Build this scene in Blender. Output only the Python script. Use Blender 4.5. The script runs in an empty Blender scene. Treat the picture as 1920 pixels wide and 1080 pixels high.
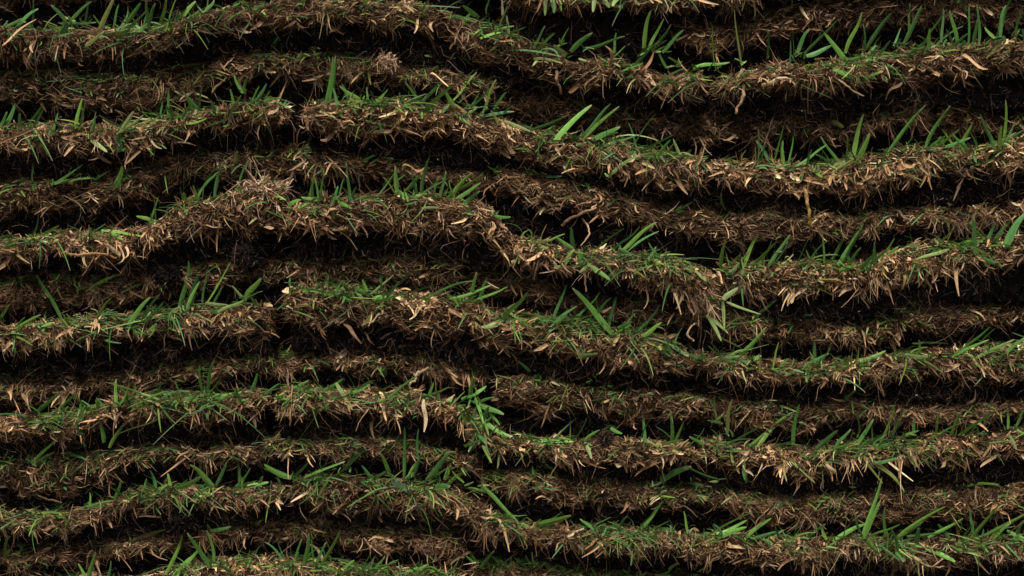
import bpy, math
import numpy as np
from mathutils import Vector, Matrix

# ------------------------------------------------------------------ camera, world, light
SC = bpy.context.scene
COL = SC.collection
W_, H_ = 1920.0, 1080.0
PITCH = math.radians(12.0)
CAM_D = 1.05                       # metres in front of the face of the stack
VIEW_H = 0.40                      # height of the face seen at that distance
F = (H_ / 2) / ((VIEW_H / 2) / CAM_D)
CAM_Z = 0.0
FWD = np.array([0, math.cos(PITCH), -math.sin(PITCH)])
UPV = np.array([0, math.sin(PITCH), math.cos(PITCH)])


def _ray(px, py, y):
    px = np.asarray(px, float); py = np.asarray(py, float)
    a = (px - W_ / 2) / F
    b = (H_ / 2 - py) / F
    dy = FWD[1] + b * UPV[1]
    t = (y + CAM_D) / dy
    return t * a, CAM_Z + t * (FWD[2] + b * UPV[2])


CAM_Z = -float(_ray(960, 1150, 0.0)[1])      # lowest slab rests on the ground, z = 0

cam_d = bpy.data.cameras.new("camera")
cam_d.sensor_width = 36.0
cam_d.lens = F / W_ * 36.0
cam_d.clip_start = 0.01
cam_d.clip_end = 500.0
cam = bpy.data.objects.new("camera", cam_d)
COL.objects.link(cam)
cam.location = (0, -CAM_D, CAM_Z)
cam.rotation_euler = (math.radians(90) - PITCH, 0, 0)
SC.camera = cam

SUN_EL = math.radians(65)
SUN_AZ = math.radians(200)          # clockwise from +Y: in front of the stack, a little left
world = bpy.data.worlds.new("World")
SC.world = world
world.use_nodes = True
wn = world.node_tree
bg = wn.nodes["Background"]
sky = wn.nodes.new("ShaderNodeTexSky")
sky.sky_type = 'NISHITA'
sky.sun_disc = False
sky.sun_elevation = SUN_EL
sky.sun_rotation = SUN_AZ
sky.dust_density = 4.0
wn.links.new(sky.outputs[0], bg.inputs[0])
bg.inputs[1].default_value = 0.06

sd = bpy.data.lights.new("sun", 'SUN')
sd.energy = 3.9
sd.angle = math.radians(22)
sd.color = (1.0, 0.94, 0.86)
sun = bpy.data.objects.new("sun", sd)
COL.objects.link(sun)
sdir = Vector((math.sin(SUN_AZ) * math.cos(SUN_EL), math.cos(SUN_AZ) * math.cos(SUN_EL), math.sin(SUN_EL)))
sun.rotation_euler = sdir.to_track_quat('Z', 'Y').to_euler()
sun.location = (0, -1, 3)

SC.view_settings.view_transform = 'Standard'
SC.view_settings.look = 'None'
SC.view_settings.gamma = 1.0
SC.view_settings.exposure = 0.78
SC.render.engine = 'CYCLES'
SC.cycles.max_bounces = 5
SC.cycles.diffuse_bounces = 3

rng = np.random.default_rng(7)

# ------------------------------------------------------------------ noise
_T = rng.random((256, 256))


def noise2(x, y):
    x = np.asarray(x, float); y = np.asarray(y, float)
    xi = np.floor(x).astype(int); yi = np.floor(y).astype(int)
    fx = x - xi; fy = y - yi
    fx = fx * fx * (3 - 2 * fx); fy = fy * fy * (3 - 2 * fy)
    a = _T[xi % 256, yi % 256]; b = _T[(xi + 1) % 256, yi % 256]
    c = _T[xi % 256, (yi + 1) % 256]; d = _T[(xi + 1) % 256, (yi + 1) % 256]
    return (a * (1 - fx) + b * fx) * (1 - fy) + (c * (1 - fx) + d * fx) * fy


def fbm(x, y, o=4):
    s = 0; a = 0.5; t = 0
    for i in range(o):
        s = s + a * (noise2(x + 17.3 * i, y + 31.7 * i) - 0.5); t += a
        x = x * 2.03; y = y * 2.03; a *= 0.55
    return s / t * 2


# ------------------------------------------------------------------ materials
def new_mat(name):
    m = bpy.data.materials.new(name)
    m.use_nodes = True
    n = m.node_tree
    p = n.nodes["Principled BSDF"]
    return m, n, p


def strand_mat(name, rough, spec, transl, nscale, namt):
    m, n, p = new_mat(name)
    at = n.nodes.new("ShaderNodeAttribute"); at.attribute_name = "tint"
    tc = n.nodes.new("ShaderNodeTexCoord")
    nz = n.nodes.new("ShaderNodeTexNoise"); nz.inputs["Scale"].default_value = nscale
    nz.inputs["Detail"].default_value = 3
    n.links.new(tc.outputs["Object"], nz.inputs["Vector"])
    mr = n.nodes.new("ShaderNodeMapRange")
    mr.inputs[1].default_value = 0.3; mr.inputs[2].default_value = 0.7
    mr.inputs[3].default_value = 1 - namt; mr.inputs[4].default_value = 1 + namt
    n.links.new(nz.outputs[0], mr.inputs[0])
    mx = n.nodes.new("ShaderNodeMix"); mx.data_type = 'RGBA'; mx.blend_type = 'MULTIPLY'
    mx.inputs[0].default_value = 1
    n.links.new(at.outputs["Color"], mx.inputs[6]); n.links.new(mr.outputs[0], mx.inputs[7])
    n.links.new(mx.outputs[2], p.inputs["Base Color"])
    p.inputs["Roughness"].default_value = rough
    p.inputs["Specular IOR Level"].default_value = spec
    if transl > 0:
        tr = n.nodes.new("ShaderNodeBsdfTranslucent")
        n.links.new(mx.outputs[2], tr.inputs[0])
        ms = n.nodes.new("ShaderNodeMixShader"); ms.inputs[0].default_value = transl
        n.links.new(p.outputs[0], ms.inputs[1]); n.links.new(tr.outputs[0], ms.inputs[2])
        n.links.new(ms.outputs[0], n.nodes["Material Output"].inputs[0])
    return m


def ground_mat(name, stops, scale, rough, bump, bscale):
    m, n, p = new_mat(name)
    tc = n.nodes.new("ShaderNodeTexCoord")
    nz = n.nodes.new("ShaderNodeTexNoise"); nz.inputs["Scale"].default_value = scale
    nz.inputs["Detail"].default_value = 8; nz.inputs["Roughness"].default_value = 0.7
    n.links.new(tc.outputs["Object"], nz.inputs["Vector"])
    cr = n.nodes.new("ShaderNodeValToRGB")
    el = cr.color_ramp.elements
    el[0].position = stops[0][0]; el[0].color = (*stops[0][1], 1)
    el[1].position = stops[-1][0]; el[1].color = (*stops[-1][1], 1)
    for pos, c in stops[1:-1]:
        e = el.new(pos); e.color = (*c, 1)
    n.links.new(nz.outputs[0], cr.inputs[0])
    n.links.new(cr.outputs[0], p.inputs["Base Color"])
    p.inputs["Roughness"].default_value = rough
    p.inputs["Specular IOR Level"].default_value = 0.05
    n2 = n.nodes.new("ShaderNodeTexNoise"); n2.inputs["Scale"].default_value = bscale
    n2.inputs["Detail"].default_value = 6; n2.inputs["Roughness"].default_value = 0.75
    n.links.new(tc.outputs["Object"], n2.inputs["Vector"])
    bp = n.nodes.new("ShaderNodeBump"); bp.inputs["Strength"].default_value = bump
    bp.inputs["Distance"].default_value = 0.002
    n.links.new(n2.outputs[0], bp.inputs["Height"])
    n.links.new(bp.outputs[0], p.inputs["Normal"])
    return m


M_STRAW = strand_mat("straw", 0.6, 0.25, 0.12, 900, 0.25)
M_GRASS = strand_mat("grass_blade", 0.5, 0.25, 0.28, 500, 0.15)
M_ROOT = strand_mat("root_fibre", 0.7, 0.2, 0.0, 900, 0.2)
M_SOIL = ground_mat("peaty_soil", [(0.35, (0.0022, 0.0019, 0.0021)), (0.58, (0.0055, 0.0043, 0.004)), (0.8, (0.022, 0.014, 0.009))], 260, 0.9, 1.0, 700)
M_MAT = ground_mat("thatch_mat", [(0.3, (0.006, 0.004, 0.002)), (0.55, (0.03, 0.017, 0.009)), (0.8, (0.09, 0.053, 0.028))], 420, 0.85, 1.0, 800)
M_GROUND = ground_mat("ground_dirt", [(0.3, (0.06, 0.045, 0.03)), (0.6, (0.10, 0.075, 0.05)), (0.8, (0.15, 0.115, 0.08))], 9, 0.95, 1.0, 60)


# ------------------------------------------------------------------ mesh helpers
def make_mesh(name, V, Fq, mat, tint=None, parent=None, smooth=True):
    me = bpy.data.meshes.new(name)
    V = np.ascontiguousarray(V, dtype=np.float32).reshape(-1, 3)
    Fq = np.ascontiguousarray(Fq, dtype=np.int32).reshape(-1, 4)
    me.vertices.add(len(V)); me.vertices.foreach_set("co", V.ravel())
    me.loops.add(Fq.size); me.loops.foreach_set("vertex_index", Fq.ravel())
    me.polygons.add(len(Fq))
    me.polygons.foreach_set("loop_start", np.arange(0, Fq.size, 4, dtype=np.int32))
    me.polygons.foreach_set("use_smooth", np.full(len(Fq), smooth))
    me.update(calc_edges=True)
    me.validate()
    if tint is not None:
        a = me.attributes.new("tint", 'FLOAT_COLOR', 'POINT')
        c = np.ones((len(V), 4), np.float32); c[:, :3] = tint
        a.data.foreach_set("color", c.ravel())
    me.materials.append(mat)
    o = bpy.data.objects.new(name, me)
    COL.objects.link(o)
    if parent is not None:
        o.parent = parent
    return o


def unit(v):
    return v / np.maximum(np.linalg.norm(v, axis=-1, keepdims=True), 1e-9)


def strips(p, d, L, w, wd, bend, tint, prof, segs=4, fold=0.0, tip=None, bend2=None, base=None):
    """N curved strips: start p, direction d, length L, width w, width axis wd, bend vector (per length).
    prof(t) = width profile.  fold > 0 adds a centre crease.  tip / base: colours of the two ends."""
    N = len(p)
    t = np.linspace(0, 1, segs + 1)
    c = p[:, None, :] + d[:, None, :] * (L[:, None] * t)[..., None] + bend[:, None, :] * (L[:, None] * t ** 2)[..., None]
    if bend2 is not None:
        c = c + bend2[:, None, :] * (L[:, None] * np.sin(t * 2 * np.pi))[..., None]
    tan = unit(np.gradient(c, axis=1))
    wv = wd[:, None, :] - tan * (wd[:, None, :] * tan).sum(-1, keepdims=True)
    wv = unit(wv)
    nv = np.cross(tan, wv)
    half = 0.5 * w[:, None] * prof(t)[None, :]
    if fold > 0:
        l = c - wv * half[..., None]
        r = c + wv * half[..., None]
        m = c + nv * (half * fold)[..., None]
        V = np.stack([l, m, r], axis=2)
        k = 3
    else:
        V = np.stack([c - wv * half[..., None], c + wv * half[..., None]], axis=2)
        k = 2
    i = np.arange(N)[:, None, None] * ((segs + 1) * k)
    s = np.arange(segs)[None, :, None] * k
    q = np.arange(k - 1)[None, None, :]
    a = i + s + q
    Fq = np.stack([a, a + 1, a + 1 + k, a + k], axis=-1).reshape(-1, 4)
    T = np.repeat(tint[:, None, :], segs + 1, axis=1)
    if tip is not None:
        wt = np.clip((t - 0.86) / 0.10, 0, 1)[None, :, None]
        T = T * (1 - wt) + tip[:, None, :] * wt
    if base is not None:
        wb = np.clip(1 - t / 0.35, 0, 1)[None, :, None]
        T = T * (1 - wb) + base[:, None, :] * wb
    T = np.repeat(T[:, :, None, :], k, axis=2)
    return V.reshape(-1, 3), Fq, T.reshape(-1, 3)


def merge(parts):
    Vs, Fs, Ts, off = [], [], [], 0
    for V, Fq, T in parts:
        Vs.append(V); Fs.append(Fq + off); Ts.append(T); off += len(V)
    return np.concatenate(Vs), np.concatenate(Fs), np.concatenate(Ts)


def lozenge(t):
    return 0.35 + 0.65 * np.sin(np.pi * np.clip(t * 0.9 + 0.08, 0, 1)) ** 0.8


def blade_tip(t):
    return (0.5 + 0.5 * np.minimum(t * 4, 1)) * np.clip((1.06 - t) * 2.6, 0.06, 1) ** .7


def taper(t):
    return 1.0 - 0.75 * t


def leafp(t):
    x = np.clip(t, 0, 1)
    return (0.62 + 0.38 * np.minimum(x * 4, 1)) * (1 - 0.62 * x ** 1.8) * np.where(x > 0.97, 0.5, 1.0)


def pick(colors, weights, n):
    colors = np.array(colors); weights = np.array(weights, float); weights /= weights.sum()
    i = rng.choice(len(colors), n, p=weights)
    return colors[i] * rng.uniform(0.75, 1.25, (n, 1)) * rng.uniform(0.94, 1.06, (n, 3))


STRAW_DARK = [(0.022, 0.0125, 0.0062), (0.058, 0.032, 0.016), (0.138, 0.074, 0.033), (0.29, 0.166, 0.078), (0.54, 0.350, 0.185), (0.72, 0.55, 0.34), (0.10, 0.10, 0.03)]
GREENS = [(0.035, 0.085, 0.014), (0.058, 0.135, 0.022), (0.060, 0.145, 0.040), (0.12, 0.20, 0.030), (0.19, 0.23, 0.050), (0.30, 0.31, 0.13)]


def empty(name, loc):
    o = bpy.data.objects.new(name, None)
    o.empty_display_size = 0.02
    o.location = loc
    COL.objects.link(o)
    return o


# ------------------------------------------------------------------ the slabs
# key: (depth of its front face, pale amount, green amount, label, [(x, top of thatch, bottom of thatch) ...], left end is a joint, right end is a joint)
SLABS = {}


def S(key, y, pale, green, label, pts, lj, rj):
    SLABS[key] = dict(y=y, pale=pale, green=green, label=label, pts=pts, lj=lj, rj=rj)


S('ZA', .026, .3, .3, "dark turf slab in the top left corner, only its black soil in view",
  [(-150, -60, -4), (0, -55, 4), (100, -55, 5), (160, -60, 0), (300, -75, -20), (560, -95, -45), (930, -90, -40)], 0, 1)
S('ZB', .004, .8, .9, "turf slab cut by the top edge right of middle, cream blades hanging over its lip",
  [(945, -40, 5), (1000, -35, 12), (1060, -30, 18), (1150, -28, 20), (1250, -30, 14), (1330, -30, 10), (1480, -60, -25), (2070, -80, -40)], 1, 0)
S('ZC', 0.0145, 0.60, .15, "recessed turf slab of flattened dry straw in the top right corner",
  [(1270, 45, 85), (1330, 50, 90), (1400, 40, 75), (1450, 18, 55), (1520, 5, 52), (1600, -2, 48), (1700, -2, 42), (1800, -5, 35), (1920, -10, 30), (2070, -12, 28)], 1, 0)
S('A1', .000, .25, .8, "highest bushy turf slab on the left, round leaves among its brown thatch",
  [(-150, 52, 115), (0, 52, 113), (100, 60, 108), (200, 62, 100), (300, 48, 90), (400, 28, 70), (470, 8, 52), (575, -8, 40)], 0, 1)
S('A2', .000, .45, .55, "turf slab sagging from the top edge rightward, with one thick cream leaf",
  [(582, -6, 55), (640, 0, 50), (740, 8, 55), (830, 22, 78), (890, 45, 108), (950, 66, 130), (1020, 92, 143), (1060, 112, 148), (1150, 120, 155), (1250, 138, 172), (1322, 152, 180)], 1, 1)
S('A3', .000, .55, .8, "upper right turf slab with a bright green sprout growing from its face",
  [(1338, 160, 190), (1400, 138, 182), (1450, 122, 172), (1500, 126, 165), (1600, 115, 165), (1700, 100, 158), (1800, 90, 145), (1860, 86, 128), (1920, 80, 122), (2070, 70, 115)], 1, 0)
S('B1', 0.0085, 0.60, .8, "dull olive turf slab at upper left with a stalk dangling at its middle",
  [(-150, 138, 185), (0, 135, 185), (100, 132, 196), (200, 140, 208), (260, 136, 208), (310, 128, 190), (370, 118, 160), (420, 105, 148), (480, 97, 135), (560, 100, 145), (640, 98, 146), (740, 115, 155), (820, 128, 162), (928, 150, 182)], 0, 1)
S('B2', 0.0165, 0.45, .12, "recessed dark straw slab directly under the slab with the bright green sprout",
  [(935, 163, 205), (1000, 175, 218), (1100, 195, 232), (1200, 212, 245), (1280, 218, 255), (1400, 226, 258), (1480, 216, 257), (1560, 222, 254), (1650, 208, 246), (1720, 195, 235), (1800, 205, 236), (1920, 208, 236), (2070, 205, 235)], 1, 0)
S('C1', .000, .55, .9, "left turf slab ending at the higher black notch, thick cut blades on top",
  [(-150, 242, 285), (0, 245, 285), (60, 237, 284), (150, 237, 290), (250, 238, 282), (320, 222, 270), (380, 208, 245), (450, 200, 240), (510, 194, 232), (537, 202, 226)], 0, 1)
S('C2', .000, .8, .7, "long turf slab starting right of the higher black notch, sloping down rightward",
  [(574, 196, 240), (620, 198, 255), (700, 190, 245), (800, 196, 252), (860, 206, 260), (920, 222, 282), (1000, 245, 305), (1100, 262, 320), (1200, 280, 340), (1260, 292, 350), (1325, 308, 356)], 1, 1)
S('C3', .000, .85, .7, "right turf slab of curled tan straw, just above the orange hanging stalk",
  [(1335, 305, 350), (1400, 310, 345), (1450, 306, 355), (1530, 313, 357), (1600, 306, 355), (1680, 291, 342), (1750, 281, 330), (1830, 280, 325), (1920, 258, 312), (2070, 250, 300)], 1, 0)
S('D1', 0.0095, 0.50, .9, "left turf slab of crushed green leaves on dark thatch above the widest black gap",
  [(-150, 333, 392), (0, 330, 390), (100, 326, 390), (200, 328, 385), (250, 312, 374), (300, 297, 360), (350, 288, 338), (420, 285, 320), (500, 282, 315), (600, 280, 325), (700, 295, 326), (800, 312, 340), (919, 322, 350)], 0, 1)
S('D2', .007, .8, .25, "slab whose blunt pale end sits over bare black soil in the middle",
  [(925, 312, 365), (980, 322, 385), (1050, 335, 396), (1100, 347, 400), (1150, 360, 404), (1200, 372, 410), (1280, 388, 430), (1350, 395, 440), (1420, 397, 445), (1500, 403, 440), (1560, 400, 434), (1620, 395, 426), (1700, 391, 422), (1800, 392, 415), (1920, 376, 405), (2070, 370, 400)], 1, 0)
S('E1', .000, .75, .35, "left turf slab, thin and flat at first, swelling into a raised straw lump",
  [(-150, 455, 478), (0, 452, 476), (60, 450, 476), (120, 440, 478), (200, 438, 482), (270, 430, 470), (320, 402, 455), (350, 377, 445), (400, 373, 440), (450, 360, 438), (485, 345, 436), (538, 348, 434)], 0, 1)
S('E2', -.004, .85, .75, "central turf slab that drops at mid-length and ends in a drooping torn mop",
  [(541, 386, 430), (600, 386, 430), (650, 376, 432), (750, 371, 438), (850, 375, 442), (900, 388, 446), (935, 410, 466), (960, 445, 486), (1000, 455, 492), (1050, 465, 502), (1100, 478, 508), (1150, 476, 520), (1200, 476, 525), (1250, 486, 528), (1300, 500, 552), (1342, 520, 600)], 1, 1)
S('E4', .000, 1.0, .8, "turf slab of the brightest tan straw, right side, bending up to the frame edge",
  [(1352, 505, 556), (1400, 496, 546), (1450, 499, 550), (1520, 491, 542), (1570, 500, 536), (1640, 494, 540), (1680, 472, 534), (1720, 460, 516), (1790, 458, 506), (1850, 455, 500), (1920, 446, 482), (2070, 440, 475)], 1, 0)
S('F1', 0.0105, 0.55, .6, "left recessed turf slab with a round soil clod lodged on its right part",
  [(-150, 520, 575), (0, 520, 575), (60, 518, 580), (120, 515, 575), (200, 520, 563), (260, 512, 556), (320, 500, 540), (400, 490, 522), (520, 482, 515), (600, 485, 515), (700, 481, 520), (800, 481, 526), (870, 490, 532)], 0, 1)
S('F2', 0.0105, 0.55, .5, "dim recessed turf slab under the brightest tan straw slab on the right",
  [(880, 515, 535), (950, 510, 545), (1000, 522, 556), (1060, 545, 575), (1150, 560, 590), (1250, 563, 602), (1350, 578, 620), (1440, 597, 635), (1500, 600, 640), (1560, 604, 640), (1620, 600, 636), (1680, 590, 626), (1705, 570, 624), (1750, 562, 620), (1800, 572, 618), (1860, 570, 602), (1920, 574, 600), (2070, 572, 600)], 1, 0)
S('G1', .000, .75, .9, "left turf slab ending in a fibrous cut face at the lower black notch",
  [(-150, 622, 648), (0, 620, 648), (60, 610, 652), (120, 606, 642), (200, 600, 642), (250, 596, 638), (300, 588, 630), (340, 575, 628), (400, 580, 626), (450, 580, 624), (495, 575, 630), (512, 592, 640)], 0, 1)
S('G2', .000, .8, .9, "turf slab right of the lower black notch, crossed blades on its right half",
  [(537, 546, 592), (580, 536, 600), (650, 546, 602), (730, 550, 610), (800, 552, 620), (880, 566, 636), (920, 588, 644), (1000, 600, 652), (1060, 606, 662), (1150, 620, 675), (1200, 632, 688), (1250, 642, 692), (1288, 660, 692)], 1, 1)
S('G3', .000, .6, 1.0, "right turf slab with broad dark blades, just below the dim middle recess",
  [(1298, 665, 696), (1350, 670, 700), (1430, 680, 710), (1500, 686, 712), (1550, 686, 710), (1620, 679, 706), (1700, 665, 706), (1750, 660, 706), (1830, 660, 716), (1920, 650, 715), (2070, 645, 710)], 1, 0)
S('H1', 0.0125, 0.60, .6, "dim recessed slab directly beneath the two slabs that meet at the lower black notch",
  [(-150, 702, 752), (0, 702, 750), (60, 702, 748), (130, 705, 743), (200, 700, 726), (260, 690, 716), (350, 678, 704), (450, 668, 700), (560, 662, 694), (640, 657, 694), (700, 662, 696), (800, 668, 698), (916, 694, 712)], 0, 1)
S('H2', .007, .55, .5, "slab with a square brown end and black soil below it, lower centre",
  [(930, 702, 760), (980, 706, 766), (1050, 715, 772), (1100, 725, 775), (1200, 730, 780), (1300, 740, 786), (1350, 746, 795), (1450, 755, 800), (1550, 757, 800), (1600, 750, 784), (1700, 755, 780), (1800, 760, 776), (1920, 752, 780), (2070, 750, 780)], 1, 0)
S('I1', .000, .6, 1.1, "lower left slab of matted grass stepping up to a shaggy lump",
  [(-150, 788, 826), (0, 786, 826), (60, 782, 822), (120, 780, 820), (180, 770, 804), (210, 750, 788), (260, 746, 786), (350, 746, 786), (430, 745, 784), (480, 736, 776), (503, 742, 766)], 0, 1)
S('I2', .000, .8, 1.0, "lower central turf slab folding down into a curtain of grass at its middle",
  [(514, 736, 764), (560, 727, 768), (640, 738, 774), (700, 736, 776), (800, 750, 786), (850, 760, 800), (885, 782, 822), (910, 806, 842), (960, 822, 848), (1050, 826, 852), (1150, 830, 860), (1250, 836, 862), (1308, 848, 866)], 1, 1)
S('I3', .000, .9, 1.0, "lower right turf slab with a pale splayed tuft of dead leaves at its left",
  [(1316, 832, 862), (1380, 838, 872), (1430, 844, 880), (1480, 846, 894), (1530, 842, 896), (1570, 838, 872), (1620, 836, 866), (1680, 838, 868), (1750, 822, 858), (1850, 816, 852), (1920, 806, 850), (2070, 800, 845)], 1, 0)
S('J1', 0.0075, 0.60, .9, "thick crumbly lower left slab with its root line peeling off underneath",
  [(-150, 862, 905), (0, 860, 913), (60, 856, 928), (115, 852, 936), (160, 850, 905), (200, 846, 885), (250, 835, 868), (300, 832, 860), (350, 836, 856), (450, 836, 852), (500, 822, 850), (600, 820, 850), (720, 818, 846), (800, 830, 858), (897, 858, 880)], 0, 1)
S('J2', 0.0075, 0.60, .7, "lower right recessed turf slab with one broad folded leaf lying over it",
  [(905, 882, 905), (950, 884, 915), (1000, 884, 925), (1050, 890, 934), (1150, 900, 945), (1250, 908, 946), (1300, 908, 950), (1350, 914, 955), (1400, 924, 970), (1440, 926, 980), (1500, 930, 985), (1600, 925, 976), (1700, 916, 974), (1800, 914, 968), (1920, 906, 955), (2070, 900, 950)], 1, 0)
S('K1', .000, .5, 1.0, "low jutting slab at lower left, sinking to the frame edge, fine roots trailing",
  [(-150, 968, 996), (0, 966, 996), (60, 966, 1000), (120, 970, 1004), (160, 952, 982), (200, 941, 962), (250, 928, 956), (300, 922, 948), (400, 920, 950), (470, 920, 948), (535, 912, 948)], 0, 1)
S('K2', .000, .45, 1.15, "densely grassed low central slab with a long blade lying diagonally at its drop",
  [(541, 908, 948), (600, 900, 948), (650, 898, 948), (700, 905, 955), (800, 910, 962), (860, 918, 972), (890, 938, 984), (920, 968, 1000), (980, 986, 1010), (1050, 998, 1022), (1150, 996, 1030), (1220, 1002, 1032), (1276, 1004, 1034)], 1, 1)
S('K3', .000, .6, 1.3, "bottom right turf slab covered in overlapping blades that lean to the right",
  [(1284, 1004, 1034), (1350, 1010, 1042), (1420, 1012, 1050), (1500, 1016, 1050), (1600, 1016, 1046), (1700, 1024, 1054), (1800, 1016, 1047), (1920, 1010, 1048), (2070, 1005, 1045)], 1, 0)
S('L1', 0.0135, 0.65, .6, "long dark recessed slab at the bottom left, next to lowest in the stack",
  [(-150, 1026, 1065), (0, 1026, 1064), (60, 1025, 1060), (130, 1020, 1055), (200, 1012, 1046), (260, 1002, 1034), (320, 995, 1020), (400, 986, 1006), (500, 976, 1005), (600, 977, 1006), (700, 986, 1020), (780, 991, 1030), (876, 1000, 1044)], 0, 1)
S('L2', .012, .6, 1.5, "turf slab cut by the bottom edge right of centre, a mass of dark blades",
  [(880, 1048, 1090), (950, 1046, 1090), (1050, 1062, 1095), (1150, 1070, 1100), (1250, 1074, 1100), (1350, 1080, 1104), (1500, 1084, 1110), (1700, 1088, 1110), (1920, 1085, 1110), (2070, 1085, 1110)], 1, 0)
S('M1', .000, .8, 1.0, "lowest turf slab at the bottom left, reddish straw with upright tufts",
  [(-150, 1100, 1125), (0, 1100, 1125), (250, 1090, 1120), (320, 1076, 1115), (380, 1062, 1105), (450, 1056, 1100), (560, 1058, 1100), (640, 1066, 1105), (750, 1072, 1105), (870, 1078, 1110)], 0, 1)

ROWS = [['ZA', 'ZB'], ['ZC'], ['A1', 'A2', 'A3'], ['B1', 'B2'], ['C1', 'C2', 'C3'], ['D1', 'D2'], ['E1', 'E2', 'E4'], ['F1', 'F2'],
        ['G1', 'G2', 'G3'], ['H1', 'H2'], ['I1', 'I2', 'I3'], ['J1', 'J2'], ['K1', 'K2', 'K3'], ['L1', 'L2'], ['M1']]
ROW_OF = {k: i for i, r in enumerate(ROWS) for k in r}


def lin(pts, x, j):
    p = np.array(pts, float)
    return np.interp(x, p[:, 0], p[:, j])


def below_px(key, px):
    """pixel height and world height of whatever lies under this slab at px"""
    r = ROW_OF[key]
    best = np.full(px.shape, 1150.0); bz = np.zeros(px.shape); done = np.zeros(px.shape, bool)
    own = lin(SLABS[key]['pts'], px, 2)
    for rr in range(r + 1, len(ROWS)):
        for k in ROWS[rr]:
            s = SLABS[k]
            x0, x1 = s['pts'][0][0] - 12, s['pts'][-1][0] + 12
            m = (~done) & (px >= x0) & (px <= x1)
            if not m.any():
                continue
            t = lin(s['pts'], px, 1)
            m &= t > own - 4
            best[m] = t[m]
            bz[m] = _ray(px[m], t[m], s['y'] + .004)[1]
            done |= m
    return best, bz


BACK = 0.34
PXM = W_ / 2 / (float(_ray(1920, 540, 0)[0]))       # photo pixels per metre at the face
allroots = {}


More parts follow.
